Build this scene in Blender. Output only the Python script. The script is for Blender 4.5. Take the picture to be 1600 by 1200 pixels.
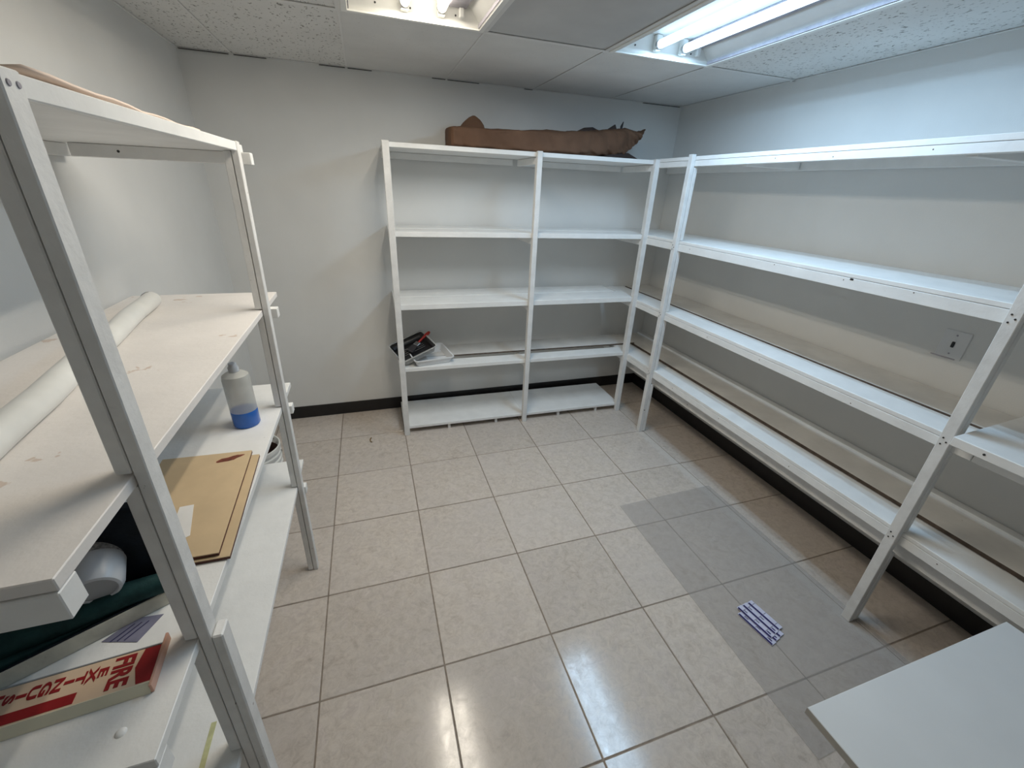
import bpy, bmesh, math, random
from mathutils import Vector, Matrix, noise
random.seed(7)
for _o in list(bpy.data.objects):
    bpy.data.objects.remove(_o, do_unlink=True)
S = bpy.context.scene
COL = S.collection

# ------------------------------------------------------------------ camera, world, exposure
CF, CYAW, CPITCH, CROLL = 655.60, 0.32970, 0.43677, 0.04412
CPOS = Vector((-2.420, -3.2945, 1.7399))
fw = Vector((math.sin(CYAW)*math.cos(CPITCH), math.cos(CYAW)*math.cos(CPITCH), -math.sin(CPITCH)))
rt = Vector((math.cos(CYAW), -math.sin(CYAW), 0))
up = rt.cross(fw)
r2 = rt*math.cos(CROLL) + up*math.sin(CROLL)
u2 = -rt*math.sin(CROLL) + up*math.cos(CROLL)
cam = bpy.data.cameras.new('camera')
cam.sensor_fit = 'HORIZONTAL'; cam.sensor_width = 36.0
cam.lens = CF/1600*36.0
cam.clip_start = 0.02
camo = bpy.data.objects.new('camera', cam); COL.objects.link(camo)
M3 = Matrix((r2, u2, -fw)).transposed()
camo.matrix_world = Matrix.Translation(CPOS) @ M3.to_4x4()
S.camera = camo
w = bpy.data.worlds.new('world'); S.world = w; w.use_nodes = True
w.node_tree.nodes['Background'].inputs[0].default_value = (0.8, 0.9, 1, 1)
w.node_tree.nodes['Background'].inputs[1].default_value = 0.15
vs = S.view_settings
vs.view_transform = 'Standard'; vs.look = 'None'; vs.gamma = 1.0; vs.exposure = 0.72
vs.use_curve_mapping = False
S.cycles.use_denoising = True
S.cycles.max_bounces = 14
S.cycles.diffuse_bounces = 8
S.cycles.transparent_max_bounces = 12
S.cycles.sample_clamp_indirect = 6.0
WARM, WARM_E, WARM_P = (1.0, 0.91, 0.77), 4.0, 5.5
COOL, COOL_E, COOL_P = (0.49, 0.74, 1.0), 2.1, 5.5

# ------------------------------------------------------------------ material helpers
def lin(c):
    return tuple((v/255/12.92) if v/255 <= .04045 else ((v/255+.055)/1.055)**2.4 for v in c)
def new_mat(name):
    m = bpy.data.materials.new(name); m.use_nodes = True
    nt = m.node_tree; b = nt.nodes['Principled BSDF']
    return m, nt, b
def N(nt, t, **k):
    n = nt.nodes.new(t)
    for a, v in k.items(): setattr(n, a, v)
    return n
def ramp(nt, fac, stops):
    r = N(nt, 'ShaderNodeValToRGB'); e = r.color_ramp.elements
    while len(e) < len(stops): e.new(.5)
    for el, (p, c) in zip(e, stops):
        el.position = p; el.color = (c[0], c[1], c[2], 1)
    nt.links.new(fac, r.inputs[0]); return r
def coords(nt, kind='Object', rnd=True):
    tc = N(nt, 'ShaderNodeTexCoord')
    if not rnd: return tc.outputs[kind]
    oi = N(nt, 'ShaderNodeObjectInfo')
    mul = N(nt, 'ShaderNodeMath', operation='MULTIPLY'); mul.inputs[1].default_value = 37.0
    nt.links.new(oi.outputs['Random'], mul.inputs[0])
    ad = N(nt, 'ShaderNodeVectorMath', operation='ADD')
    nt.links.new(tc.outputs[kind], ad.inputs[0]); nt.links.new(mul.outputs[0], ad.inputs[1])
    return ad.outputs[0]
def tex(nt, vec, scale, detail=3, rough=.55, typ='ShaderNodeTexNoise'):
    n = N(nt, typ); n.inputs['Scale'].default_value = scale
    if typ == 'ShaderNodeTexNoise':
        n.inputs['Detail'].default_value = detail; n.inputs['Roughness'].default_value = rough
    nt.links.new(vec, n.inputs['Vector']); return n
def bump(nt, b, h, strength, dist=.01):
    bn = N(nt, 'ShaderNodeBump'); bn.inputs['Strength'].default_value = strength; bn.inputs['Distance'].default_value = dist
    nt.links.new(h, bn.inputs['Height']); nt.links.new(bn.outputs[0], b.inputs['Normal'])
def mixc(nt, fac, a, b_):
    m = N(nt, 'ShaderNodeMix', data_type='RGBA')
    if hasattr(fac, 'links') or hasattr(fac, 'is_linked'): nt.links.new(fac, m.inputs[0])
    else: m.inputs[0].default_value = fac
    for v, i in ((a, 6), (b_, 7)):
        if isinstance(v, tuple): m.inputs[i].default_value = (*v, 1)
        else: nt.links.new(v, m.inputs[i])
    return m.outputs[2]
def simple(name, col, rough=.5, var=.06, scale=12, bmp=.0, bscale=60, metal=0, chips=None, spec=None):
    m, nt, b = new_mat(name)
    v = coords(nt)
    n = tex(nt, v, scale)
    c2 = tuple(max(0, x*(1-var*2)) for x in col); c1 = tuple(min(1, x*(1+var)) for x in col)
    r = ramp(nt, n.outputs['Fac'], [(.3, c2), (.7, c1)])
    out = r.outputs[0]
    if chips:
        ccol, cs, thr = chips
        n2 = tex(nt, v, cs, 4, .6)
        r2_ = ramp(nt, n2.outputs['Fac'], [(thr, (0, 0, 0)), (thr+.015, (1, 1, 1))])
        out = mixc(nt, r2_.outputs[0], out, ccol)
    nt.links.new(out, b.inputs['Base Color'])
    b.inputs['Roughness'].default_value = rough; b.inputs['Metallic'].default_value = metal
    if spec is not None: b.inputs['Specular IOR Level'].default_value = spec
    if bmp:
        n3 = tex(nt, v, bscale, 3); bump(nt, b, n3.outputs['Fac'], bmp, .004)
    return m

MAT = {}
MAT['wall'] = simple('wall_paint', (.70, .70, .685), .75, .02, 3, .12, 220)
MAT['paint'] = simple('white_wood_paint', (.80, .80, .785), .42, .03, 9, .25, 45, chips=((.22, .19, .16), 38, .755))
MAT['paint_old'] = simple('scuffed_white_wood_paint', (.74, .735, .72), .5, .05, 14, .35, 60, chips=((.17, .14, .12), 30, .715))
MAT['paint_rough'] = simple('worn_board_paint', (.70, .68, .645), .5, .06, 6, .3, 30, chips=((.28, .23, .18), 22, .74))
MAT['paint_stain'] = simple('stained_shelf_paint', (.78, .745, .715), .45, .035, 5, .25, 45, chips=((.62, .52, .45), 9, .66))
MAT['edge_brown'] = simple('dark_brown_edge', (.13, .10, .08), .85, .2, 30)  # dark brown for board edges inside the shelf gaps and for nail holes
MAT['black'] = simple('black_vinyl_base', (.012, .011, .011), .45, .1, 10, .1)
MAT['grout'] = simple('floor_grout', (.27, .22, .175), .9, .15, 30, .3, 200)
MAT['tee'] = simple('ceiling_tee_paint', (.70, .695, .68), .45, .02)
MAT['panel'] = simple('smooth_ceiling_panel', (.52, .52, .515), .6, .04, 5)
MAT['housing'] = simple('enamel_white_housing', (.83, .83, .80), .35, .02, 8)
MAT['ballast'] = simple('grey_ballast_metal', (.36, .34, .38), .45, .12, 25)
MAT['socket'] = simple('lamp_socket_plastic', (.75, .75, .72), .4)
MAT['screw'] = simple('dark_screw', (.05, .05, .05), .4, .1, 20, metal=.6)
MAT['brown'] = simple('brown_wrap', lin((108, 82, 65)), .8, .16, 5, .9, 16, spec=.2)
MAT['brown_dark'] = simple('brown_dark_cloth', lin((58, 48, 46)), .85, .1, 9, .5, 30)
MAT['ink'] = simple('black_plastic', (.012, .012, .014), .35, .1)
MAT['tray_white'] = simple('white_tray_plastic', (.78, .79, .80), .35, .02)
MAT['red'] = simple('red_handle', lin((170, 38, 22)), .35, .1)
MAT['bristle'] = simple('dark_bristle', (.02, .018, .022), .7, .2, 60, .4, 120)
MAT['kraft'] = simple('birch_plywood_face', lin((205, 181, 145)), .55, .06, 7, .1, 40)
MAT['ply_edge'] = simple('dark_plywood_edge', lin((92, 52, 40)), .7, .2, 40)
MAT['bag'] = simple('dark_navy_fabric', (.006, .010, .016), .75, .2, 30, .5, 90, spec=.25)
MAT['teal'] = simple('dark_teal_fabric', (.010, .042, .042), .7, .2, 25, .5, 80, spec=.25)
MAT['cream'] = simple('worn_cream_wood', (.56, .54, .46), .6, .12, 18, .5, 35, chips=((.02, .03, .05), 30, .70))
MAT['tub'] = simple('grey_white_plastic', (.55, .57, .60), .35, .04, 6)
MAT['tubmesh'] = simple('grey_tub_band', (.30, .30, .31), .5, .3, 160)
MAT['tubend'] = simple('grey_tub_end', (.33, .35, .37), .45, .05)
MAT['sign_cream'] = simple('sign_cream_face', lin((214, 190, 165)), .4, .04, 8)
MAT['sign_edge'] = simple('sign_white_edge', lin((222, 218, 196)), .4, .04, 8)
MAT['sign_red'] = simple('sign_red_ink', lin((145, 30, 34)), .4, .06, 20)
MAT['sign_pink'] = simple('sign_pale_rim', lin((205, 160, 140)), .5, .05)
MAT['paper'] = simple('white_paper', (.74, .73, .71), .7, .03)
MAT['paper_print'] = simple('grey_print', lin((120, 120, 140)), .7, .1, 30)
MAT['paper_ink'] = simple('blue_black_ink', lin((50, 50, 90)), .6, .1)
MAT['pack'] = simple('pale_blue_packet', lin((205, 206, 226)), .35, .05, 30)
MAT['pack_ink'] = simple('navy_packet_ink', lin((30, 22, 92)), .35, .1)
MAT['bucket'] = simple('white_bucket_plastic', (.70, .70, .67), .4, .05, 10, chips=((.35, .32, .28), 14, .66))
MAT['bucket_in'] = simple('dark_bucket_residue', lin((70, 50, 42)), .7, .3, 18, .5, 30)
MAT['handle'] = simple('steel_wire', (.45, .45, .45), .35, .05, metal=1)
MAT['roll'] = simple('milky_plastic_tube', (.74, .74, .71), .3, .05, 9)
MAT['roll_end'] = simple('crumpled_tube_end', (.45, .45, .43), .5, .3, 60, .6, 90)
MAT['card'] = simple('pinkish_cardboard', lin((236, 214, 198)), .7, .06, 8)
MAT['card_y'] = simple('pale_yellow_cardboard', lin((215, 212, 175)), .7, .06, 8)
MAT['rust'] = simple('rust_stain', lin((120, 62, 44)), .8, .25, 60)
MAT['tabletop'] = simple('white_laminate', (.70, .71, .71), .4, .02, 5)
MAT['table_edge'] = simple('grey_laminate_edge', (.40, .39, .36), .5, .06, 20)
MAT['tape'] = simple('yellowed_glue', lin((196, 196, 150)), .35, .12, 40)
MAT['plate'] = simple('wall_plate_plastic', (.68, .685, .69), .35, .02)
MAT['curl'] = simple('wood_curl', lin((120, 95, 45)), .6, .2, 40)
MAT['gap'] = simple('painted_gap_shadow', (.06, .055, .05), .9)  # near-black colour standing in for shade in the ceiling-edge gaps
MAT['door'] = simple('door_paint', (.55, .54, .52), .45, .03)

def emis(name, col, e):
    m, nt, b = new_mat(name)
    b.inputs['Base Color'].default_value = (.9, .9, .9, 1)
    b.inputs['Emission Color'].default_value = (*col, 1); b.inputs['Emission Strength'].default_value = e
    return m
MAT['warm'] = emis('warm_tube_glow', WARM, WARM_E)
MAT['cool'] = emis('cool_tube_glow', COOL, COOL_E)

# floor tile: mottled beige ceramic, world-positioned paint stain along the shelf feet
m, nt, b = new_mat('beige_ceramic_tile'); MAT['tile'] = m
v = coords(nt)
n1 = tex(nt, v, 10, 8, .74); n2 = tex(nt, v, 30, 7, .75); n1.inputs['Distortion'].default_value = 1.4; n2.inputs['Distortion'].default_value = .8; n3 = tex(nt, v, 2.2, 2)
c1 = ramp(nt, n1.outputs['Fac'], [(.30, (.45, .37, .305)), (.43, (.56, .475, .395)), (.53, (.57, .49, .415)), (.60, (.55, .465, .405)), (.72, (.65, .565, .49))]).outputs[0]
c2 = ramp(nt, n2.outputs['Fac'], [(.38, (1.06, 1.06, 1.05)), (.5, (.97, .96, .95)), (.64, (.84, .82, .80))]).outputs[0]
mm = N(nt, 'ShaderNodeMix', data_type='RGBA', blend_type='MULTIPLY'); mm.inputs[0].default_value = 1
nt.links.new(c1, mm.inputs[6]); nt.links.new(c2, mm.inputs[7])
c3 = ramp(nt, n3.outputs['Fac'], [(.4, (0, 0, 0)), (.7, (.35, .35, .35))]).outputs[0]
col = mixc(nt, c3, mm.outputs[2], (.52, .46, .425))
oi = N(nt, 'ShaderNodeObjectInfo')
hv = N(nt, 'ShaderNodeHueSaturation'); hv.inputs['Saturation'].default_value = .78
rr = N(nt, 'ShaderNodeMapRange'); rr.inputs[3].default_value = .94; rr.inputs[4].default_value = 1.05
nt.links.new(oi.outputs['Random'], rr.inputs[0]); nt.links.new(rr.outputs[0], hv.inputs['Value']); nt.links.new(col, hv.inputs['Color'])
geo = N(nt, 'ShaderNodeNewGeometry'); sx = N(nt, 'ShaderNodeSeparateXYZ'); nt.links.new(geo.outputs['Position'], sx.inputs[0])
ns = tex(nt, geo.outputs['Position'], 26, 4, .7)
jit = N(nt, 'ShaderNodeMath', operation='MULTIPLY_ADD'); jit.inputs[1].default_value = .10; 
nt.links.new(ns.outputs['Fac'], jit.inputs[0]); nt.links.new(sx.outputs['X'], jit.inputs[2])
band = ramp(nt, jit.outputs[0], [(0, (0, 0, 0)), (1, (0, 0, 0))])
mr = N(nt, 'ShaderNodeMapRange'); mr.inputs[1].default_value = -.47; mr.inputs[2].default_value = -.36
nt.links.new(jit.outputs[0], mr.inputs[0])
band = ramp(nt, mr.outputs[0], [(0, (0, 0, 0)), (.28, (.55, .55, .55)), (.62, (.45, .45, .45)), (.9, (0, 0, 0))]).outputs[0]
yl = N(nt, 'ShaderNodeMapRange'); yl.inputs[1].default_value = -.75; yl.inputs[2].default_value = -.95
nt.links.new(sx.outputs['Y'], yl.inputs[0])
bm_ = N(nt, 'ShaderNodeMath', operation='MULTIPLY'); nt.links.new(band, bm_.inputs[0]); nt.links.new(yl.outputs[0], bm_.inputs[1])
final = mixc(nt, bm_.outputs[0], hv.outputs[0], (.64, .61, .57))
nt.links.new(final, b.inputs['Base Color'])
rg = ramp(nt, n2.outputs['Fac'], [(.35, (.10, .10, .10)), (.65, (.20, .20, .20))]).outputs[0]
nt.links.new(rg, b.inputs['Roughness']); b.inputs['Specular IOR Level'].default_value = .40
bump(nt, b, n3.outputs['Fac'], .05, .004)

# acoustic ceiling tile: fissured
m, nt, b = new_mat('fissured_ceiling_tile'); MAT['ctile'] = m
v = coords(nt)
mp = N(nt, 'ShaderNodeMapping'); mp.inputs['Scale'].default_value = (1.0, .55, 1); nt.links.new(v, mp.inputs[0])
n1 = tex(nt, mp.outputs[0], 85, 3, .6); n2 = tex(nt, v, 3, 2)
fis = ramp(nt, n1.outputs['Fac'], [(.60, (0, 0, 0)), (.66, (1, 1, 1))]).outputs[0]
bc = ramp(nt, n2.outputs['Fac'], [(.3, (.66, .655, .635)), (.7, (.72, .715, .695))]).outputs[0]
nt.links.new(mixc(nt, fis, bc, (.25, .24, .22)), b.inputs['Base Color'])
b.inputs['Roughness'].default_value = .9
MAT['ctile_soft'] = simple('soft_ceiling_tile', (.68, .675, .66), .9, .03, 4, .3, 260, chips=((.52, .51, .49), 85, .66))
inv = N(nt, 'ShaderNodeInvert'); nt.links.new(fis, inv.inputs[1]); bump(nt, b, inv.outputs[0], .5, .003)

# translucent plastics
def clearish(name, col, tr, rough=.3):
    m, nt, b = new_mat(name)
    nz = tex(nt, coords(nt), 20)
    c = ramp(nt, nz.outputs['Fac'], [(.3, tuple(x*.92 for x in col)), (.7, col)])
    nt.links.new(c.outputs[0], b.inputs['Base Color']); b.inputs['Roughness'].default_value = rough
    tp = N(nt, 'ShaderNodeBsdfTransparent'); mx = N(nt, 'ShaderNodeMixShader'); mx.inputs[0].default_value = tr
    nt.links.new(b.outputs[0], mx.inputs[1]); nt.links.new(tp.outputs[0], mx.inputs[2])
    nt.links.new(mx.outputs[0], nt.nodes['Material Output'].inputs[0]); return m
MAT['mat'] = clearish('clear_vinyl_mat', (.54, .51, .485), .78, .34)
MAT['bottle'] = clearish('milky_bottle', (.62, .62, .58), .38, .35)
MAT['liquid'] = simple('blue_cleaner', lin((40, 104, 192)), .2, .05)
MAT['clear'] = clearish('clear_tray_plastic', (.62, .62, .60), .55, .2)

# ------------------------------------------------------------------ mesh helpers
def link(name, me, mat, parent=None, smooth=False):
    o = bpy.data.objects.new(name, me); COL.objects.link(o)
    if mat is not None and not me.materials:
        for mm_ in (mat if isinstance(mat, (list, tuple)) else [mat]): me.materials.append(MAT[mm_] if isinstance(mm_, str) else mm_)
    if smooth:
        for p in me.polygons: p.use_smooth = True
    if parent is not None: o.parent = parent
    return o
def box_me(x0, x1, y0, y1, z0, z1, bev=.0015, wob=0):
    bm = bmesh.new()
    bmesh.ops.create_cube(bm, size=1)
    for vv in bm.verts:
        vv.co = Vector(((x0+x1)/2+vv.co.x*(x1-x0), (y0+y1)/2+vv.co.y*(y1-y0), (z0+z1)/2+vv.co.z*(z1-z0)))
    if wob:
        for vv in bm.verts: vv.co += Vector([random.uniform(-wob, wob) for _ in range(3)])
    if bev: bmesh.ops.bevel(bm, geom=bm.edges[:], offset=bev, segments=1, affect='EDGES')
    me = bpy.data.meshes.new('box'); bm.to_mesh(me); bm.free(); return me
def box(name, x0, x1, y0, y1, z0, z1, mat, parent=None, bev=.0015, wob=0):
    return link(name, box_me(x0, x1, y0, y1, z0, z1, bev, wob), mat, parent)
def hexa(name, bot, top, mat, parent=None, bev=.0015):
    bm = bmesh.new(); vsn = [bm.verts.new(c) for c in bot+top]
    n = len(bot)
    bm.faces.new(vsn[:n][::-1]); bm.faces.new(vsn[n:])
    for i in range(n):
        j = (i+1) % n; bm.faces.new((vsn[i], vsn[j], vsn[n+j], vsn[n+i]))
    bmesh.ops.recalc_face_normals(bm, faces=bm.faces[:])
    if bev: bmesh.ops.bevel(bm, geom=bm.edges[:], offset=bev, segments=1, affect='EDGES')
    me = bpy.data.meshes.new(name); bm.to_mesh(me); bm.free(); return link(name, me, mat, parent)
def prism(name, pts, z0, z1, mat, parent=None, bev=.001):
    return hexa(name, [(x, y, z0) for x, y in pts], [(x, y, z1) for x, y in pts], mat, parent, bev)
def lathe(name, prof, mat, parent=None, seg=32, mtx=None, smooth=True):
    bm = bmesh.new(); rings = []
    for r, z in prof:
        if r < 1e-6: rings.append([bm.verts.new((0, 0, z))])
        else: rings.append([bm.verts.new((r*math.cos(2*math.pi*i/seg), r*math.sin(2*math.pi*i/seg), z)) for i in range(seg)])
    for a, c in zip(rings, rings[1:]):
        for i in range(seg):
            j = (i+1) % seg
            if len(a) == 1 and len(c) == 1: continue
            if len(a) == 1: bm.faces.new((a[0], c[j], c[i]))
            elif len(c) == 1: bm.faces.new((a[i], a[j], c[0]))
            else: bm.faces.new((a[i], a[j], c[j], c[i]))
    bmesh.ops.recalc_face_normals(bm, faces=bm.faces[:])
    if mtx is not None: bmesh.ops.transform(bm, matrix=mtx, verts=bm.verts[:])
    me = bpy.data.meshes.new(name); bm.to_mesh(me); bm.free()
    o = link(name, me, mat, parent, smooth)
    if smooth: sharp(me)
    return o
def sharp(me, ang=.7):
    bm = bmesh.new(); bm.from_mesh(me)
    for e in bm.edges:
        if len(e.link_faces) == 2 and e.calc_face_angle(0) > ang: e.smooth = False
    bm.to_mesh(me); bm.free()
def tube(name, pts, r, mat, parent=None, seg=10, caps=True):
    bm = bmesh.new(); rings = []; pts = [Vector(p) for p in pts]
    for i, p in enumerate(pts):
        d = (pts[min(i+1, len(pts)-1)]-pts[max(i-1, 0)]).normalized()
        a = d.cross(Vector((0, 0, 1)) if abs(d.z) < .9 else Vector((1, 0, 0))).normalized(); c = d.cross(a)
        rad = r[i] if isinstance(r, (list, tuple)) else r
        rings.append([bm.verts.new(p+a*rad*math.cos(2*math.pi*k/seg)+c*rad*math.sin(2*math.pi*k/seg)) for k in range(seg)])
    for A, B in zip(rings, rings[1:]):
        for k in range(seg):
            bm.faces.new((A[k], A[(k+1) % seg], B[(k+1) % seg], B[k]))
    if caps: bm.faces.new(rings[0][::-1]); bm.faces.new(rings[-1])
    bmesh.ops.recalc_face_normals(bm, faces=bm.faces[:])
    me = bpy.data.meshes.new(name); bm.to_mesh(me); bm.free()
    o = link(name, me, mat, parent, True); sharp(me, .9); return o
def thing(name, label, cat, loc=(0, 0, 0), rot=(0, 0, 0), group=None):
    o = bpy.data.objects.new(name, None); COL.objects.link(o)
    o.location = loc; o.rotation_euler = rot; o.empty_display_size = .05
    tag(o, label, cat, group); return o
def tag(o, label, cat, group=None):
    o['label'] = label; o['category'] = cat
    if group: o['group'] = group
    return o
def struct(o): o['kind'] = 'structure'; return o
def text_me(txt, size, ext=.0003):
    cu = bpy.data.curves.new('txt', 'FONT'); cu.body = txt; cu.size = size; cu.extrude = ext; cu.offset = size*.035
    cu.align_x = 'CENTER'; cu.align_y = 'CENTER'; cu.resolution_u = 3
    t = bpy.data.objects.new('txt', cu); COL.objects.link(t)
    dg = bpy.context.evaluated_depsgraph_get(); dg.update()
    me = bpy.data.meshes.new_from_object(t.evaluated_get(dg))
    bpy.data.objects.remove(t, do_unlink=True)
    me.materials.clear(); return me

# ------------------------------------------------------------------ room shell
W, H, YF = 3.322, 2.364, -4.30
T = .46091
struct(box('wall_back', -W-.12, .12, 0, .12, -.1, H+.25, 'wall', bev=0))
struct(box('wall_right', 0, .12, YF-.12, 0, -.1, H+.25, 'wall', bev=0))
struct(box('wall_left', -W-.12, -W, YF-.12, 0, -.1, H+.25, 'wall', bev=0))
struct(box('wall_front', -W, 0, YF-.12, YF, -.1, H+.25, 'wall', bev=0))
floor = struct(box('floor', -W, 0, YF, 0, -.1, -.003, 'grout', bev=0))
ceil = struct(box('ceiling', -W, 0, YF, 0, H+.20, H+.25, 'tee', bev=0))
struct(box('baseboard_back', -W, 0, -.006, 0, 0, .102, 'black', bev=.002))
struct(box('baseboard_right', -.006, 0, YF, -.006, 0, .102, 'black', bev=.002))
struct(box('baseboard_left', -W, -W+.006, YF, -.006, 0, .102, 'black', bev=.002))
struct(box('baseboard_front', -W+.006, -.006, YF, YF+.006, 0, .102, 'black', bev=.002))
d = struct(box('door_1', -2.75, -1.85, YF+.006, YF+.045, .01, 2.05, 'door', bev=.004))
lathe('door_handle', [(0, 0), (.012, 0), (.012, .03), (.026, .04), (.026, .06), (0, .065)], 'handle', d, 20,
      Matrix.Translation((-1.93, YF+.045, 1.0)) @ Matrix.Rotation(-math.pi/2, 4, 'X'))
# floor tiles
gx = -2.75197; gy = -.39422; g = .0026
full = box_me(-T/2+g, T/2-g, -T/2+g, T/2-g, -.010, 0, .0018)
full.materials.append(MAT['tile'])
k0 = math.floor((-W-gx)/T); k1 = math.ceil(-gx/T)
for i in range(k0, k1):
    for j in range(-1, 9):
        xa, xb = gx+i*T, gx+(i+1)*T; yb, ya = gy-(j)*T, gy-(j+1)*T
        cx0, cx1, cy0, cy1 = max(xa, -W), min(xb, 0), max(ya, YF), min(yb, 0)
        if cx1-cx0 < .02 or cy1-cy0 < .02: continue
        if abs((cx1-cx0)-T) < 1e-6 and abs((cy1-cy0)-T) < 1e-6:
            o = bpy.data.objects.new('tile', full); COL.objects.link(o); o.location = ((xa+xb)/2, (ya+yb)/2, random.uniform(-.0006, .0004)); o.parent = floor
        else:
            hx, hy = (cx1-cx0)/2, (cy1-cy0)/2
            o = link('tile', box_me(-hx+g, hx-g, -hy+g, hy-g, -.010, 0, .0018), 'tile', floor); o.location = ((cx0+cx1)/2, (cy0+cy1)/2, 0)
# ceiling grid
GX = [-W, -3.0570, -2.4474, -1.8378, -1.2282, -.6186, 0]
GY = [0, -1.0047, -2.2239, -3.4431, YF]
FIX = {(2, 1): 'warm', (4, 1): 'cool'}
for i in range(6):
    for j in range(4):
        if (i, j) in FIX: continue
        xa, xb, yb, ya = GX[i], GX[i+1], GY[j], GY[j+1]
        hx, hy = (xb-xa)/2-.004, (yb-ya)/2-.004
        sm = (i, j) == (3, 1)
        o = link('ceiling_tile', box_me(-hx, hx, -hy, hy, 0, .016, .001), 'panel' if sm else ('ctile_soft' if j == 0 and i >= 2 else 'ctile'), ceil)
        o.location = ((xa+xb)/2, (ya+yb)/2, H+.001+random.uniform(0, .0015))
        if sm: o['label'] = 'smooth grey flat panel'
for i, x in enumerate(GX[1:-1]):
    for j in range(4):
        if j == 0: continue
        box('ceiling_tee', x-.011, x+.011, GY[j+1]+.011, GY[j]-.011, H-.003, H+.0008, 'tee', ceil, .0008)
for y in GY[1:-1]:
    box('ceiling_tee', -W, 0, y-.011, y+.011, H-.003, H+.0008, 'tee', ceil, .0008)
for i, x in enumerate(GX[1:-1]):
    box('ceiling_tee', x-.005, x+.005, GY[1]+.011, -.012, H-.0012, H+.0008, 'tee', ceil, .0004)
for (xa, xb, ya, yb) in ((-W, 0, -.012, 0), (-.012, 0, YF, -.012), (-W, -W+.012, YF, -.012)):
    box('wall_angle', xa, xb, ya, yb, H-.003, H+.0005, 'tee', ceil, .0004)
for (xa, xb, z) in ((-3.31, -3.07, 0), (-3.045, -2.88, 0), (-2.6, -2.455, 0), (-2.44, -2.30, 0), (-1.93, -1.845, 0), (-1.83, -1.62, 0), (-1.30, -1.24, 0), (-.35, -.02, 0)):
    box('shadow_gap_strip', xa, xb, -.0135, -.0005, H-.0055, H-.0032, 'gap', ceil, 0)  # dark strips painted in as gap shadow below the wall angle

# ------------------------------------------------------------------ ceiling lights
def fixture(cx, yb, label, mat):
    t = thing('ceiling_light', label, 'light', (cx, yb-.6096, H), group='recessed ceiling lights')
    hw, hl = .2935, .5985
    # housing: open pan with sloped sides
    bm = bmesh.new()
    def ring(x, y, z): return [bm.verts.new(c) for c in ((-x, -y, z), (x, -y, z), (x, y, z), (-x, y, z))]
    a = ring(hw, hl, -.001); c = ring(hw-.012, hl-.008, .012); e = ring(hw-.075, hl-.014, .085)
    for A, B in ((a, c), (c, e)):
        for k in range(4): bm.faces.new((A[k], A[(k+1) % 4], B[(k+1) % 4], B[k]))
    bm.faces.new(e[::-1])
    me = bpy.data.meshes.new('housing'); bm.to_mesh(me); bm.free()
    o = link('housing', me, 'housing', t)
    so = o.modifiers.new('s', 'SOLIDIFY'); so.thickness = .0015; so.offset = 1
    # frame flange
    for (x0, x1, y0, y1) in ((-hw, -hw+.022, -hl, hl), (hw-.022, hw, -hl, hl), (-hw+.022, hw-.022, hl-.02, hl), (-hw+.022, hw-.022, -hl, -hl+.02)):
        box('frame', x0, x1, y0, y1, -.0075, -.0015, 'housing', t, .001)
    for (x0, x1, y0, y1) in ((-hw+.0255, -hw+.0295, -hl+.03, hl-.03), (hw-.0295, hw-.0255, -hl+.03, hl-.03)):
        box('lens_channel', x0, x1, y0, y1, -.004, .010, 'ballast', t, .0005)
    box('ballast_cover', .135, .215, -hl+.03, hl-.03, .055, .084, 'ballast', t, .004)
    for s, x in ((0, -.045), (1, .105)):
        L = bpy.data.lights.new('lamp_light', 'AREA'); L.shape = 'RECTANGLE'; L.size = .034; L.size_y = 1.09
        L.color = WARM if mat == 'warm' else COOL; L.energy = WARM_P if mat == 'warm' else COOL_P
        lo = bpy.data.objects.new('lamp_light', L); COL.objects.link(lo); lo.parent = t; lo.location = (x, 0, .0225)
        tb = tube('tube', [(x, -.555, .042), (x, .555, .042)], .0185, mat, t, 20)
        for yy in (-1, 1):
            y0 = .556*yy; y1 = .585*yy
            box('socket', x-.017, x+.017, min(y0, y1), max(y0, y1), .018, .084, 'socket', t, .004)
            lathe('tube_cap', [(0, 0), (.019, 0), (.019, .018), (0, .018)], 'handle', tb, 18, Matrix.Translation((x, (.554 if yy > 0 else -.554)-.009, .042)) @ Matrix.Rotation(-math.pi/2, 4, 'X'))
    for yy in (-1, 1):
        box('socket', .18, .20, .56*yy-.012, .56*yy+.012, .02, .055, 'socket', t, .003)
        for x in (-.16, -.02, .17):
            lathe('screw', [(0, 0), (.004, 0), (.003, .003), (0, .003)], 'screw', t, 8, Matrix.Translation((x, .588*yy, .035)) @ Matrix.Rotation(math.pi/2*yy, 4, 'X'))
    return t
fixture(-2.1426, -1.0047, 'warm white fluorescent troffer, left of the two ceiling lights', 'warm')
fixture(-.9234, -1.0047, 'bluish white fluorescent troffer above the right-hand shelving', 'cool')

# ------------------------------------------------------------------ shelving unit on the back wall (local: x along wall, y=0 at front face, +y to wall)
A0 = math.radians(-1.0)
bu = thing('shelving_unit', 'white painted two-bay wooden shelving unit against the back wall', 'shelving', (-2.296, -.463, 0), (0, 0, A0), 'white wooden shelving units')
def bx_(n, x0, x1, y0, y1, z0, z1, m_='paint', bev=.0015): return box(n, x0, x1, y0, y1, z0, z1, m_, bu, bev)
D = .455
for x0, x1 in ((0, .040), (.940, .975), (1.800, 1.838)):
    bx_('post', x0, x1, -.010, .0165, 0, 1.957, 'paint_old', .002)
    for (za, zb) in ((.063, .510), (.542, .962), (1.002, 1.434), (1.468, 1.925)):
        bx_('post_spacer', x0+.003, x1-.003, .0185, .038, za+.002, zb-.002, 'paint_old', .002)
    for z in (1.925, 1.433, .964, .512):
        bx_('shelf_arm', x0+.004, x1-.004, .030, D-.026, z-.042, z-.001, 'paint', .002)
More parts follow.
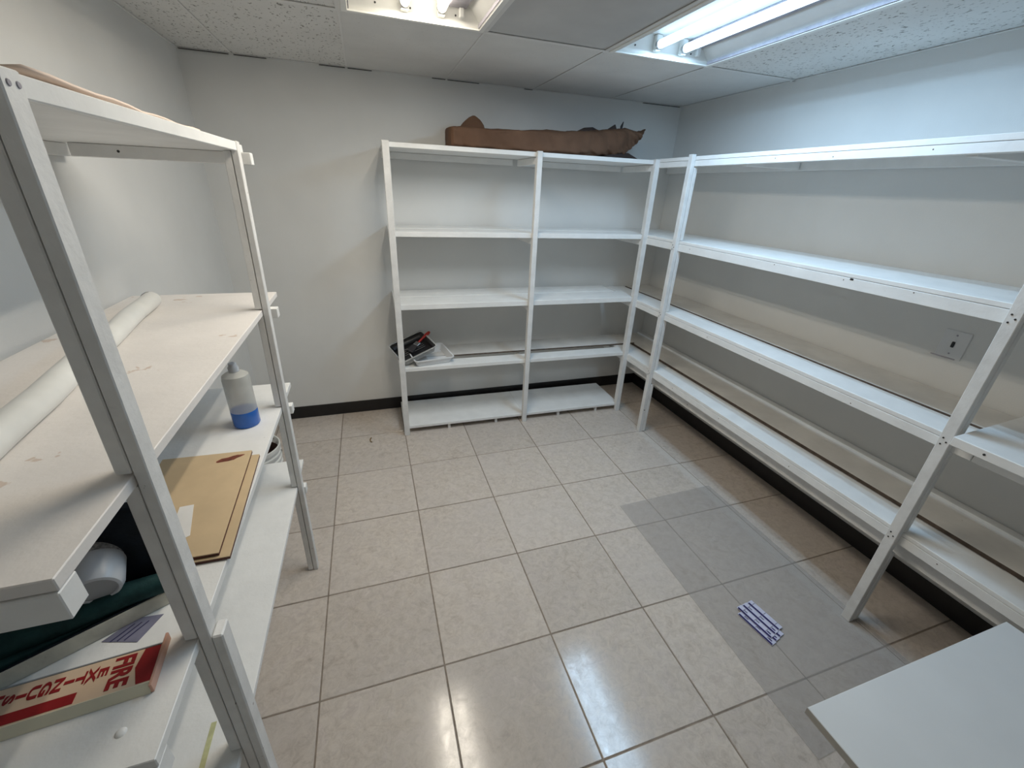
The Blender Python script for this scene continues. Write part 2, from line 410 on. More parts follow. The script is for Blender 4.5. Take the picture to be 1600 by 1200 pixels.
for xa, xb in ((.001, .9570), (.9580, 1.837)):
    bx_('shelf_board', xa, xb, .018, .452, 1.926, 1.952)
    for z, t_ in ((1.466, .032), (1.001, .036)):
        bx_('shelf_board', xa, xb, .018, .236, z-t_, z)
        bx_('shelf_board', xa, xb if z > 1.2 else min(xb, 1.765), .239, .446, z-.030, z+.003)
    bx_('shelf_board', xa, xb, .018, .142, .513, .541)
    bx_('shelf_board', xa, xb, .018, .440, .042, .063)
    for z in (1.925, 1.433, .970):
        bx_('wall_cleat', xa+.045, xb-.045, D-.022, D-.008, z-.040, z-.001)
    for fx in (.35, .75):
        bx_('shelf_foot', xa+(xb-xa)*fx, xa+(xb-xa)*fx+.02, .03, .06, 0, .041, 'paint_old')
bx_('shelf_board', .001, 2.02, .200, .432, .5375, .550, 'paint_rough')
bx_('gap_edge', .002, 2.019, .1985, .1997, .5376, .5495, 'edge_brown')  # thin dark brown strip on the rear board's front edge

# ------------------------------------------------------------------ long unit on the right wall
ru = thing('shelving_unit', 'long white wooden shelving unit running along the right-hand wall', 'shelving', (0, 0, 0), (0, 0, 0), 'white wooden shelving units')
def rx_(n, x0, x1, y0, y1, z0, z1, m_='paint', bev=.0015): return box(n, x0, x1, y0, y1, z0, z1, m_, ru, bev)
Y1 = -3.62
POSTS = (-.832, -2.533, -3.56)
for yp in POSTS:
    rx_('post', -.494, -.4665, yp-.037, yp, 0, 1.970, 'paint_old', .002)
    for (za, zb) in ((.005, .42), (.535, .93), (.987, 1.405), (1.469, 1.90)):
        rx_('post_spacer', -.464, -.440, yp-.038, yp-.001, za, zb-.002, 'paint_old', .002)
    for (zc) in (.512, .965, 1.425):
        for k in range(3):
            lathe('screw', [(0, 0), (.0032, 0), (.0028, .0012), (0, .0012)], 'screw', ru, 8,
                  Matrix.Translation((-.4945, yp-.012-.013*(k % 2), zc-.012+.013*k)) @ Matrix.Rotation(-math.pi/2, 4, 'Y'))
ys = -.012
# top shelf: board edge above a rail
rx_('shelf_board', -.465, -.004, Y1, ys, 1.939, 1.960)
rx_('front_rail', -.465, -.425, Y1, -.20, 1.905, 1.9375)
rx_('back_rail', -.040, -.003, Y1, ys, 1.895, 1.938)
# second shelf
rx_('shelf_board', -.465, -.262, Y1, ys, 1.449, 1.467); rx_('shelf_board', -.260, -.003, Y1, ys, 1.449, 1.466, 'paint')
rx_('front_rail', -.465, -.430, Y1, -.20, 1.402, 1.4475)
rx_('back_rail', -.040, -.003, Y1, ys, 1.405, 1.448)
# third shelf
rx_('shelf_board', -.465, -.290, Y1, ys, .967, .986); rx_('shelf_board', -.262, -.009, Y1, ys, .966, .985, 'paint_rough'); rx_('gap_edge', -.2634, -.2622, Y1, ys, .9665, .9845, 'edge_brown', 0)  # last piece: dark brown strip that darkens the gap between the boards
rx_('front_rail', -.465, -.430, -2.628, -.20, .928, .9655); rx_('front_rail', -.465, -.430, Y1, -2.631, .928, .9655)
rx_('back_rail', -.040, -.003, Y1, ys, .925, .965)
# fourth shelf
rx_('shelf_board', -.465, -.305, Y1, ys, .517, .535); rx_('shelf_board', -.266, -.058, Y1, ys, .515, .533, 'paint_rough'); rx_('gap_edge', -.2674, -.2662, Y1, ys, .5155, .5325, 'edge_brown', 0)
rx_('front_rail', -.465, -.430, Y1, -.22, .476, .5155)
rx_('lower_rail', -.400, -.365, Y1, -.30, .385, .4745, 'paint_old')
rx_('back_rail', -.052, -.003, Y1, ys, .500, .545)
for z in (.966, .515):
    for y in (-.45, -1.20, -2.03, -2.80, -3.4):
        yy = y-.33 if z > .9 else y
        if yy > Y1: rx_('cross_arm', -.363 if z < .9 else -.428, -.055, yy-.036, yy, z-.045, z-.001)
for z in (1.449, 1.939):
    for y in (-1.2, -2.2, -3.2): rx_('cross_arm', -.424, -.045, y-.036, y, z-.04, z-.001)

for (y, z) in ((-.98, 1.43), (-1.62, 1.44), (-1.98, 1.435), (-2.25, 1.44), (-1.45, 1.925), (-1.75, 1.918), (-2.12, 1.925), (-1.3, .945), (-1.7, .95), (-2.2, .94), (-1.1, .497), (-1.55, .50), (-2.05, .495), (-2.7, .50)):
    lathe('nail_hole', [(0, 0), (.0026, 0), (.002, .0008), (0, .0008)], 'edge_brown', ru, 8, Matrix.Translation((-.4652, y, z)) @ Matrix.Rotation(-math.pi/2, 4, 'Y'))
box('knot', -.4662, -.4652, -2.02, -2.006, 1.440, 1.447, 'screw', ru, 0)

# ------------------------------------------------------------------ left unit (legs lean a little)
lu = thing('shelving_unit', 'white four-shelf wooden shelving unit at left, nearest the camera', 'shelving', (0, 0, 0), (0, 0, 0), 'white wooden shelving units')
def XC(z): return -2.829+.0155*z
def lean(n, dx0, dx1, y0, y1, z0, z1, m_='paint_old', bev=.0018):
    bot = [(XC(z0)+dx0, y0, z0), (XC(z0)+dx1, y0, z0), (XC(z0)+dx1, y1, z0), (XC(z0)+dx0, y1, z0)]
    top = [(XC(z1)+dx0, y0, z1), (XC(z1)+dx1, y0, z1), (XC(z1)+dx1, y1, z1), (XC(z1)+dx0, y1, z1)]
    return hexa(n, bot, top, m_, lu, bev)
ZS = [(1.811, 1.836), (1.283, 1.303), (.885, .905), (.487, .505)]
for ya, yb in ((-1.607, -1.572), (-2.603, -2.566)):
    lean('post', .001, .0205, ya, yb, 0, 1.838)
    tops = [1.811, 1.283, .885, .487]; bots = [1.303, .905, .505, 0]
    for zt, zb in zip(tops, bots):
        lean('post_spacer', -.0225, -.0012, ya+.001, yb-.001, zb+.004, zt-.001)
lean('post_doubler', .0215, .0415, -2.604, -2.564, 0, .905, 'paint_old', .003)
def lb(n, x0, x1, y0, y1, z0, z1, m_='paint', bev=.0015): return box(n, x0, x1, y0, y1, z0, z1, m_, lu, bev)
FAR = (-1.44, -1.31, -1.36, -1.385)
for (za, zb), yf, xo in zip(ZS, FAR, (0, 0, 0, 0)):
    xf = XC(zb)
    # board notched round the posts: front strip pieces between / beyond posts
    bm = bmesh.new()
    lb('shelf_board', -W+.010, xf-.0008, -2.803, yf, za, zb, 'paint_stain' if 1.2 < za < 1.4 else 'paint')
    lb('end_batten', -3.24, xf+(.038 if za > 1.5 else .028), -1.535 if za > 1.5 else yf-.20, -1.499 if za > 1.5 else yf-.164, za-.037, za-.0008)
    lb('end_batten', -3.28, xf-.001, -2.806, -2.770, za-.046, za-.0008)
    lb('back_rail', -W+.002, -W+.038, -2.76, -1.40, za-(.036 if za > 1.5 else .10), za-(.0008 if za > 1.5 else .062))
lean('front_rail', .001, .018, -2.565, -1.608, 1.8105, 1.836, 'paint')
box('glue_streak', -2.905, -2.893, -2.70, -2.52, .5052, .5065, 'tape', lu, .0004)
for (x, y, z) in ((-2.883, -2.745, .905), (-2.905, -2.765, 1.303)):
    lathe('paint_blob', [(0, .004), (.005, .0035), (.008, .001), (.0085, 0), (0, 0)], 'paint', lu, 14, Matrix.Translation((x, y, z)))

for y in (-2.576, -2.592):
    lathe('screw', [(0, 0), (.004, 0), (.0032, .0012), (0, .0012)], 'ballast', lu, 10, Matrix.Translation((XC(1.823)+.0206, y, 1.823)) @ Matrix.Rotation(math.pi/2, 4, 'Y'))
for x in (-3.12, -2.83):
    lathe('screw', [(0, 0), (.004, 0), (.0032, .0012), (0, .0012)], 'screw', lu, 10, Matrix.Translation((x, -1.5352, 1.793)) @ Matrix.Rotation(math.pi/2, 4, 'X'))

# ------------------------------------------------------------------ things on the left unit
t = tag(link('plastic_tube', bpy.data.meshes.new('e'), None), 'long milky white plastic tube lying on the second shelf at left', 'tube')
bpy.data.objects.remove(t)
t = thing('plastic_tube', 'long milky white plastic tube lying on the second shelf at left', 'tube', (0, 0, 1.303))
R_ = .027
pa, pb = Vector((-2.995, -2.80, R_)), Vector((-3.175, -1.50, R_))
pm = [pa.lerp(pb, k/16)+Vector((.003*math.sin(k*1.3), 0, 0)) for k in range(17)]
tube('wrap', pm, [R_*(1+.02*math.sin(k*2.1)) for k in range(17)], 'roll', t, 24)
dd = (pb-pa).normalized()
tube('crumpled_end', [pb-dd*.012, pb+dd*.004, pb+dd*.012, pb+dd*.008], [R_*1.03, R_*1.02, R_*.8, R_*.35], 'roll_end', t, 20)

# spray bottle
t = thing('plastic_bottle', 'milky plastic bottle with blue liquid in it on the third left shelf', 'bottle', (-2.913, -1.712, .9052))
lathe('body', [(0, .0005), (.040, .0005), (.0435, .006), (.0435, .155), (.044, .185), (.041, .199), (.030, .207), (.0165, .211), (.0145, .216), (.0145, .224)], 'bottle', t, 36)
lathe('liquid', [(0, .0004), (.0402, .0004), (.0438, .006), (.0438, .060), (.0436, .062), (0, .062)], 'liquid', t, 36)
lathe('cap', [(.0165, .2135), (.017, .228), (.013, .234), (.0125, .243), (.006, .246), (0, .246)], 'tub', t, 24)

# plywood offcuts
def board(name, pts, z0, z1, label, cat, face, edge, group=None):
    t = thing(name, label, cat, (0, 0, z0), group=group)
    prism('face', pts, (z1-z0)*.72, z1-z0, face, t, .0004)
    prism('core', pts, 0, (z1-z0)*.72-.0002, edge, t, .0004)
    return t
b1 = board('plywood_board', [(-2.808, -2.396), (-2.827, -1.953), (-3.09, -1.948), (-3.06, -2.392)], .9055, .9145,
      'tan plywood offcut showing as a strip at the right, lower of two', 'board', 'kraft', 'ply_edge', 'plywood offcuts on the third left shelf')
b2 = board('plywood_board', [(-2.831, -2.388), (-2.850, -1.938), (-3.10, -1.928), (-3.075, -2.384)], .9148, .9240,
      'tan plywood offcut with a reddish stain, upper of the two', 'board', 'kraft', 'ply_edge', 'plywood offcuts on the third left shelf')
bm = bmesh.new()
cen = Vector((-2.905, -1.972, 0)); vsn = []
for k in range(18):
    a = 2*math.pi*k/18; r = 1+.35*noise.noise(Vector((math.cos(a)*1.7, math.sin(a)*1.7, 3)))
    vsn.append(bm.verts.new((cen.x+.036*r*math.cos(a)*1.0+.010*math.sin(a), cen.y+.014*r*math.sin(a)+.008*math.cos(a), .0191-.0098)))
bm.faces.new(vsn); me = bpy.data.meshes.new('stain'); bm.to_mesh(me); bm.free()
o = link('rust_stain', me, 'rust', b2); o.location = (0, 0, .0001)
o = tag(prism('paper_scrap', [(-2.972, -2.188), (-2.940, -2.186), (-2.912, -2.31), (-2.955, -2.34)], .9245, .9252, 'paper', bev=0), 'white paper scrap lying on the plywood beside the front post', 'paper')

# dark bag with teal roll
t = thing('fabric_bag', 'dark teal and navy fabric bag slumped on the third left shelf', 'bag', (0, 0, .9055))
def soft_prism(name, pts, h, mat, seed=0, amp=.006):
    bm = bmesh.new(); vb = [bm.verts.new((x, y, 0)) for x, y in pts]; f_ = bm.faces.new(vb)
    r_ = bmesh.ops.extrude_face_region(bm, geom=[f_])
    for vv in [q for q in r_['geom'] if isinstance(q, bmesh.types.BMVert)]: vv.co.z = h
    bmesh.ops.recalc_face_normals(bm, faces=bm.faces[:])
    bmesh.ops.triangulate(bm, faces=[q for q in bm.faces if len(q.verts) > 4])
    bmesh.ops.subdivide_edges(bm, edges=bm.edges[:], cuts=5, use_grid_fill=True)
    for vv in bm.verts:
        nn = noise.noise_vector(vv.co*16+Vector((seed, 0, 0)))*amp
        if vv.co.z < .002: nn.z = 0
        vv.co += nn
        vv.co.z = max(0, vv.co.z)
    bmesh.ops.smooth_vert(bm, verts=[q for q in bm.verts if q.co.z > .004], factor=.5, use_axis_x=True, use_axis_y=True, use_axis_z=True)
    me = bpy.data.meshes.new(name); bm.to_mesh(me); bm.free(); return link(name, me, mat, t, True)
soft_prism('body', [(-2.895, -2.468), (-3.115, -2.588), (-3.29, -2.675), (-3.29, -2.452), (-2.895, -2.452)], .030, 'teal', 1, .004)
soft_prism('back_panel', [(-2.892, -2.448), (-3.29, -2.448), (-3.29, -2.412), (-2.892, -2.412)], .225, 'bag', 5, .005)
tube('rolled_flap', [(-2.895, -2.474, .045), (-2.96, -2.492, .047), (-3.03, -2.520, .046), (-3.12, -2.548, .044), (-3.26, -2.60, .042)], [.021, .024, .025, .027, .028], 'teal', t, 16)

# tub lying on the bag
t = thing('plastic_tub', 'grey-white plastic tub lying on its side on the dark bag', 'tub', (0, 0, 0))
axis = Vector((.25, -.86, -.22)).normalized()
rot = axis.to_track_quat('Z', 'Y').to_matrix().to_4x4()
Mt = Matrix.Translation((-3.040, -2.438, 1.040)) @ rot
Mt = Matrix.Translation(Vector((-2.985, -2.520, 1.002))-axis*.11) @ rot
lathe('body', [(0, 0), (.040, 0), (.041, .005), (.0415, .045), (.0425, .046), (.0425, .095), (.038, .108), (.033, .110), (.031, .107)], 'tub', t, 32, Mt)
lathe('mesh_band', [(.0418, .006), (.0424, .007), (.0424, .042), (.0418, .043)], 'tubmesh', t, 32, Mt)
lathe('end_face', [(.0335, .1065), (.020, .1045), (0, .104)], 'tubend', t, 32, Mt)

# cream worn strip in front of the bag
pA, pB = Vector((-2.893, -2.482)), Vector((-3.30, -2.704)); dn = Vector((-(pB-pA).y, (pB-pA).x)).normalized()*.010
if dn.y > 0: dn = -dn
t = thing('wooden_strip', 'worn cream-painted wooden strip lying in front of the dark bag', 'strip', (0, 0, .9055))
hexa('face', [(pA.x, pA.y, 0), (pB.x, pB.y, 0), (pB.x+dn.x, pB.y+dn.y, 0), (pA.x+dn.x, pA.y+dn.y, 0)],
     [(pA.x, pA.y, .030), (pB.x, pB.y, .030), (pB.x+dn.x*.4, pB.y+dn.y*.4, .030), (pA.x+dn.x*.4, pA.y+dn.y*.4, .030)], 'cream', t, .0015)
hexa('dark_edge', [(pA.x, pA.y, .0303), (pB.x, pB.y, .0303), (pB.x+dn.x*.3, pB.y+dn.y*.3, .0303), (pA.x+dn.x*.3, pA.y+dn.y*.3, .0303)],
     [(pA.x, pA.y, .033), (pB.x, pB.y, .033), (pB.x+dn.x*.3, pB.y+dn.y*.3, .033), (pA.x+dn.x*.3, pA.y+dn.y*.3, .033)], 'bag', t, .0005)

# printed sheet
t = thing('printed_paper', 'small grey printed paper between the cream strip and the sign', 'paper', (0, 0, .9055))
prism('sheet', [(-2.990, -2.556), (-2.925, -2.575), (-2.900, -2.52), (-2.95, -2.516)], 0, .0006, 'paper_print', t, 0)
for k in range(3):
    prism('printed_line', [(-2.975+.012*k, -2.560-.002*k), (-2.973+.012*k, -2.562-.002*k), (-2.945+.012*k, -2.53), (-2.947+.012*k, -2.529)], .0008, .0011, 'paper_ink', t, 0)

# extinguisher sign : long axis u from right end to left, v across toward camera
t = thing('fire_extinguisher_sign', 'red and cream fire extinguisher sign lying on the third left shelf', 'sign', (0, 0, 0))
o0 = Vector((-2.864, -2.606, .9055)); u = Vector((-.976, -.218, 0)).normalized()
u = Vector((-2.868-(-2.858), 0, 0)); u = Vector((-1.0, -.085, 0)).normalized()
vv_ = Vector((.085, -1.0, 0)).normalized()
Ls, Ws, hs = .31, .082, .017
SM = Matrix((( -u.x, -vv_.x, 0, o0.x), (-u.y, -vv_.y, 0, o0.y), (0, 0, 1, o0.z), (0, 0, 0, 1)))
# local: X = -u (toward sign top), Y = -v (toward far edge); sign spans X -Ls..0, Y -Ws..0
t.matrix_world = SM
def sbox(n, x0, x1, y0, y1, z0, z1, m_, bev=.0006): return box(n, x0, x1, y0, y1, z0, z1, m_, t, bev)
hexa('panel', [(-Ls, -Ws, 0), (-.005, -Ws, 0), (-.005, 0, 0), (-Ls, 0, 0)], [(-Ls, -Ws+.010, hs), (-.005, -Ws+.010, hs), (-.005, 0, hs), (-Ls, 0, hs)], 'sign_cream', t, .0004)
hexa('front_edge', [(-Ls, -Ws-.0015, 0), (-.005, -Ws-.0015, 0), (-.005, -Ws-.0002, 0), (-Ls, -Ws-.0002, 0)],
     [(-Ls, -Ws+.0085, hs+.001), (-.005, -Ws+.0085, hs+.001), (-.005, -Ws+.0098, hs+.001), (-Ls, -Ws+.0098, hs+.001)], 'sign_edge', t, .0003)
sbox('end_rim', -.0045, 0, -Ws, .022, 0, hs+.002, 'sign_pink')
sbox('back_lip', -Ls, -.005, .0003, .003, 0, hs+.0015, 'tubend')
zt = hs+.0002
prism('red_header', [(-.0055, -.001), (-.0055, -Ws+.012), (-.026, -Ws+.012), (-.036, -.036), (-.030, -.001)], zt, zt+.0004, 'sign_red', t, 0)
sbox('red_bar', -Ls+.002, -.112, -Ws+.013, -.050, zt, zt+.0004, 'sign_red', 0)
def letter(txt, x, y, size, sx=1.0, rz=-math.pi/2, sy=1.0):
    me = text_me(txt, size); o = link('lettering', me, 'sign_red', t)
    o.location = (x, y, zt+.0003); o.rotation_euler = (0, 0, rz); o.scale = (sx, sy, 1); return o
letter('FIRE', -.058, -.034, .0335, 1.0, sy=1.25)
for k, ch in enumerate('EXTINGUISHER'):
    letter(ch, -.0855-.0157*k, -.0245, .0185, 1.95)

# cardboard on the top shelf
t = thing('cardboard_sheet', 'warped pinkish cardboard sheet lying on the top left shelf', 'cardboard', (0, 0, 1.8365))
bm = bmesh.new(); rows = []
for i in range(13):
    y = -2.50+.66*i/12; row = []
    for j, x in enumerate((-3.25, -3.1, -2.95, -2.83, -2.808)):
        row.append((x, y, .0008+max(0, .010*(1-i/9.0))*(1 if j > 2 else .5)+.004*abs(math.sin(i*.9+j))))
    rows.append([bm.verts.new(c) for c in row])
for A, B in zip(rows, rows[1:]):
    for k in range(4): bm.faces.new((A[k], A[k+1], B[k+1], B[k]))
me = bpy.data.meshes.new('sheet'); bm.to_mesh(me); bm.free(); o = link('sheet', me, 'card', t, True)
so = o.modifiers.new('s', 'SOLIDIFY'); so.thickness = .004; so.offset = 1
o = tag(prism('card_scrap', [(-2.84, -1.67), (-2.815, -1.63), (-2.86, -1.61), (-2.89, -1.66)], 1.8365, 1.8445, 'card_y', bev=.0005), 'pale yellow card scrap beside the far left post top', 'cardboard')

# bucket on the floor behind the left unit
t = thing('bucket', 'white plastic bucket on the floor behind the left shelving', 'bucket', (-3.150, -.985, 0))
lathe('shell', [(0, .001), (.118, .001), (.122, .006), (.129, .24), (.137, .243), (.137, .254), (.130, .257), (.131, .275), (.139, .278), (.139, .289), (.132, .292), (.133, .310), (.140, .313), (.140, .324), (.134, .327), (.134, .345), (.142, .347), (.142, .37), (.136, .372), (.133, .368), (.118, .01), (0, .008)], 'bucket', t, 40)
lathe('residue', [(.1195, .05), (.131, .325), (.1295, .324), (.117, .06), (0, .05)], 'bucket_in', t, 40)
tube('bail_handle', [(.141*math.cos(a), .141*math.sin(a)*.98, .33-.11*math.sin(a)) for a in [math.pi*k/16 for k in range(17)]], .0022, 'handle', t, 8)

# ------------------------------------------------------------------ things on the back unit
# brown wrapped bundle
t = thing('wrapped_bundle', 'long brown wrapped bundle on top of the back shelving', 'bundle', (0, 0, 1.9535))
secs = [(-1.880, 0, .112, .11), (-1.868, 0, .114, .125), (-1.80, 0, .115, .13), (-1.65, 0, .117, .13), (-1.45, 0, .124, .13), (-1.25, 0, .135, .13), (-1.10, 0, .140, .128),
        (-.97, 0, .150, .125), (-.88, 0, .158, .12), (-.80, .002, .172, .115), (-.72, .010, .182, .11), (-.65, .030, .190, .10), (-.585, .070, .180, .08), (-.53, .112, .180, .055), (-.49, .150, .192, .03), (-.464, .193, .205, .008)]
bm = bmesh.new(); rings = []; SG = 56
fine = []
for (a, b_) in zip(secs, secs[1:]):
    for k in range(8):
        f_ = k/8; fine.append(tuple(p*(1-f_)+q*f_ for p, q in zip(a, b_)))
fine.append(secs[-1])
for (x, zb, zt_, hy) in fine:
    ring = []
    for k in range(SG):
        a = 2*math.pi*k/SG; ca, sa = math.cos(a), math.sin(a)
        ex = .32 if x < -1.2 else .42
        yy = math.copysign(abs(ca)**ex, ca)*hy; zz = (zb+zt_)/2+math.copysign(abs(sa)**ex, sa)*(zt_-zb)/2
        wv = noise.noise(Vector((x*9, yy*16, zz*22)))*.016+noise.noise(Vector((x*26+zz*30, yy*30, zz*16)))*(.006 if x < -1.05 else .016)
        fold = (1-abs(noise.noise(Vector((x*14+zz*18, zz*9, 2.0))))*2.6); wv += max(0, fold)*(.012 if x > -1.1 else .004)
        yy += wv*(1 if ca <= 0 else -1); zz = max(zb, zz+wv*.45)
        ring.append(bm.verts.new((x, -.26+yy, max(.0008, zz))))
    rings.append(ring)
for A, B in zip(rings, rings[1:]):
    for k in range(SG): bm.faces.new((A[k], A[(k+1) % SG], B[(k+1) % SG], B[k]))
bm.faces.new(rings[0][::-1]); bm.faces.new(rings[-1])
bmesh.ops.recalc_face_normals(bm, faces=bm.faces[:])
me = bpy.data.meshes.new('wrap'); bm.to_mesh(me); bm.free(); o = link('wrap', me, 'brown', t, True); sharp(me, 1.0)
# domed flap behind
bm = bmesh.new(); F_, B_ = [], []
for px, pz in ((-1.798, .100), (-1.790, .130), (-1.775, .150), (-1.757, .166), (-1.735, .183), (-1.712, .194), (-1.698, .195), (-1.680, .187), (-1.662, .173), (-1.648, .160), (-1.638, .146), (-1.633, .130), (-1.636, .122), (-1.630, .112), (-1.631, .100)):
    F_.append(bm.verts.new((px, -.215+random.uniform(-.006, .006), pz))); B_.append(bm.verts.new((px, -.165, pz-.006)))
bm.faces.new(F_); bm.faces.new(B_[::-1])
for k in range(14): bm.faces.new((F_[k], F_[k+1], B_[k+1], B_[k]))
bm.faces.new((F_[14], F_[0], B_[0], B_[14]))
bmesh.ops.recalc_face_normals(bm, faces=bm.faces[:])
me = bpy.data.meshes.new('flap'); bm.to_mesh(me); bm.free(); link('flap', me, 'brown', t)
tube('tie_end', [(-.665, -.27, .170), (-.660, -.27, .205), (-.650, -.27, .234)], [.006, .009, .003], 'ink', t, 10)
hexa('peaked_fold', [(-.79, -.29, .165), (-.70, -.29, .172), (-.70, -.25, .172), (-.79, -.25, .165)], [(-.718, -.275, .212), (-.712, -.275, .213), (-.712, -.268, .213), (-.718, -.268, .212)], 'brown_dark', t, .001)
tube('soft_fold', [(-.98, -.22, .145), (-.92, -.22, .163), (-.86, -.22, .168), (-.80, -.22, .160)], [.012, .022, .024, .012], 'brown_dark', t, 14)
o = hexa('under_flap', [(-.86, -.40, .0008), (-.505, -.33, .0008), (-.505, -.20, .0008), (-.86, -.16, .0008)], [(-.70, -.34, .040), (-.60, -.31, .044), (-.60, -.25, .044), (-.70, -.22, .040)], 'brown_dark', t, .003)

# paint trays
def tray(name, loc, rot, L, Wd, h, mat, label, cat, inner=None, innermat=None, z=0):
    t = thing(name, label, cat, loc, rot, 'paint trays')
    bm = bmesh.new(); K = 6
    def loop(l, w_, z, r):
        vs_ = []
        for cx, cy, a0 in ((1, 1, 0), (-1, 1, 90), (-1, -1, 180), (1, -1, 270)):
            for k in range(K+1):
                a = math.radians(a0+90*k/K); vs_.append(bm.verts.new((cx*(l/2-r)+r*math.cos(a), cy*(w_/2-r)+r*math.sin(a), z)))
        return vs_
    ls = [loop(L*.86, Wd*.84, .0, .018), loop(L*.97, Wd*.97, h, .022), loop(L*1.03, Wd*1.04, h+.001, .026), loop(L*1.03, Wd*1.04, h-.005, .026), loop(L*1.01, Wd*1.02, h-.004, .025)]
    n_ = len(ls[0])
    for A, B in zip(ls, ls[1:]):
        for k in range(n_): bm.faces.new((A[k], A[(k+1) % n_], B[(k+1) % n_], B[k]))
    bm.faces.new(ls[0][::-1])
    me = bpy.data.meshes.new('shell'); bm.to_mesh(me); bm.free(); o = link('shell', me, mat, t, True); sharp(me, .6)
    so = o.modifiers.new('s', 'SOLIDIFY'); so.thickness = .002; so.offset = 1
    if innermat:
        bm = bmesh.new()
        a_, b2_, c_ = loop(L*.83, Wd*.81, .003, .016), loop(L*.955, Wd*.955, h*.93, .021), None
        for k in range(n_): bm.faces.new((a_[k], a_[(k+1) % n_], b2_[(k+1) % n_], b2_[k]))
        bm.faces.new(a_[::-1])
        me = bpy.data.meshes.new('paint_film'); bm.to_mesh(me); bm.free(); o = link('paint_film', me, innermat, t, True); sharp(me, .6)
        so = o.modifiers.new('s', 'SOLIDIFY'); so.thickness = .001; so.offset = -1
    return t
tray('paint_tray', (-2.062, -.285, .5475), (math.radians(1.6), 0, math.radians(9)), .290, .30, .048, 'tray_white', 'white plastic paint tray at left on the back shelving', 'tray')
t2 = tray('paint_tray', (-2.172, -.275, .606), (math.radians(9), math.radians(-17), math.radians(16)), .28, .27, .050, 'clear', 'clear paint tray smeared with black paint, atop the white tray', 'tray', innermat='ink')
for k in range(4):
    o = box('ridge', -.09, .09, -.02+.022*k, -.012+.022*k, .006, .011, 'ink', t2, .002)
t = thing('paint_brush', 'red-handled paint brush lying in the black-smeared tray', 'brush', (-2.120, -.235, .668), (math.radians(12), math.radians(-24), math.radians(38)))
tube('handle', [(-.02, 0, 0), (.03, 0, .002), (.07, 0, .003), (.10, 0, .0), (.112, 0, 0)], [.009, .008, .0125, .013, .008], 'red', t, 14)
box('ferrule', -.055, -.018, -.021, .021, -.007, .007, 'handle', t, .003)
hexa('bristles', [(-.125, -.030, -.004), (-.055, -.021, -.007), (-.055, .021, -.007), (-.125, .030, -.004)], [(-.125, -.030, .003), (-.055, -.021, .007), (-.055, .021, .007), (-.125, .030, .003)], 'bristle', t, .002)

# ------------------------------------------------------------------ things on the right
t = thing('white_board', 'thick white board lying on the third right shelf past the post', 'board', (0, 0, .9865))
prism('slab', [(-.552, -2.590), (-.06, -2.560), (-.06, -3.30), (-.552, -3.30)], 0, .034, 'paint', t, .002)
for y in (-2.68, -2.95):
    lathe('screw_hole', [(0, 0), (.004, 0), (.004, .001), (0, .001)], 'screw', t, 10, Matrix.Translation((-.5521, y, .018)) @ Matrix.Rotation(-math.pi/2, 4, 'Y'))
t = thing('wall_plate', 'pale wall plate with dark switch on the right wall by the post', 'wall plate', (-.0005, -2.228, 1.19))
box('plate', -.0035, 0, -.048, .048, -.062, .062, 'plate', t, .002)
box('switch', -.008, -.0036, -.006, .006, -.012, .014, 'ink', t, .002)
for z in (-.04, .042): lathe('screw', [(0, 0), (.004, 0), (.003, .0015), (0, .0015)], 'ballast', t, 10, Matrix.Translation((-.0036, 0, z)) @ Matrix.Rotation(-math.pi/2, 4, 'Y'))
box('bottom_lip', -.0075, -.0036, -.030, .060, -.0625, -.058, 'ballast', t, .0005)

# clear floor mat
tag(prism('chair_mat', [(-.425, -1.583), (-1.108, -1.600), (-1.118, -2.915), (-.425, -2.90)], .0012, .0042, 'mat', bev=.0008), 'clear grey plastic mat lying on the tiled floor at right', 'mat')
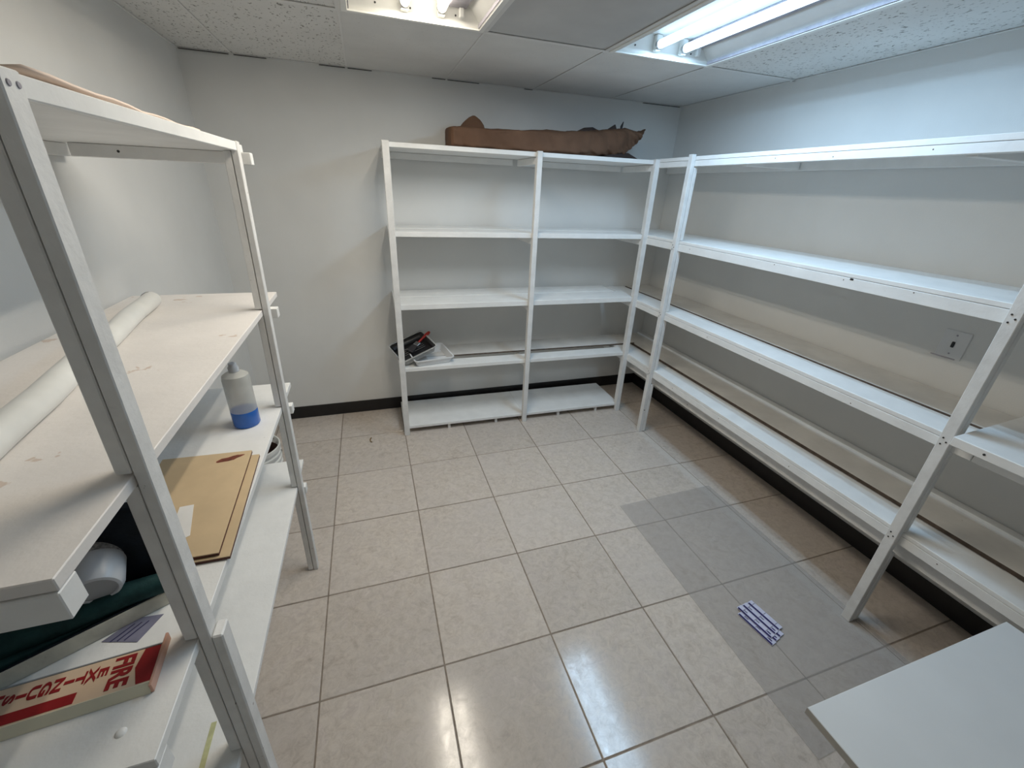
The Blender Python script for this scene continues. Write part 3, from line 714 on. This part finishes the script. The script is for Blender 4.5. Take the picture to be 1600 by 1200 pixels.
# packets on the mat
def packet(name, cx, cy, rz, z, label, wtot=.100, L_=.166):
    t = thing(name, label, 'packet', (cx, cy, z), (0, 0, rz), 'blue-striped packets on the floor mat')
    n_ = 3; ws = wtot/n_
    for k in range(n_):
        x0 = -wtot/2+k*ws
        s_ = box('strip', x0+.0008, x0+ws-.0008, -L_/2+(.004*k), L_/2-.003*k, 0, .0030+.0004*k, 'pack', t, .0008)
        box('blue_band', x0+.0010, x0+.0095, -L_/2+.002+.004*k, L_/2-.004-.003*k, .0032+.0004*k, .0036+.0004*k, 'pack_ink', t, 0)
        for q in range(3):
            box('printed_line', x0+.012, x0+.030, -L_/2+.03+.055*q, -L_/2+.031+.055*q+.0015, .0032+.0004*k, .0036+.0004*k, 'paper_print', t, 0)
            if k < 2: box('printed_mark', x0+.015+.004*(q % 2), x0+.021+.004*(q % 2), -L_/2+.012+.056*q, -L_/2+.028+.056*q, .0032+.0004*k, .0036+.0004*k, 'pack_ink' if q == 0 else 'paper_print', t, 0)
    return t
packet('test_packet', -.903, -2.467, math.radians(10), .0045, 'lower blue-striped strip packet peeking out on the clear mat')
packet('test_packet', -.885, -2.442, math.radians(10), .0090, 'upper blue-striped strip packet, on top of the other')

# curl and scuffs on the floor
t = thing('wood_shaving', 'tiny curled brown shaving on the tiles near the back baseboard', 'scrap', (-2.535, -.475, 0))
tube('curl', [(.012*math.cos(a), .030*math.sin(a), .005+.002*math.cos(a)) for a in [math.radians(100+16*k) for k in range(12)]], .0035, 'curl', t, 8)

# bench at the lower right
t = thing('bench', 'white laminate bench top at the lower right corner', 'table', (0, 0, 0))
ZB = .50
bx0, by0 = -1.409, -2.928
box('top', bx0, -.52, by0-.80, by0, ZB-.024, ZB, 'tabletop', t, .0015)
box('edge_band', bx0-.0014, bx0-.0002, by0-.80, by0, ZB-.024, ZB-.001, 'table_edge', t, 0)
for x in (-1.085, -.60):
    box('leg', x, x+.03, by0-.76, by0-.03, 0, ZB-.0245, 'tabletop', t, .0015)
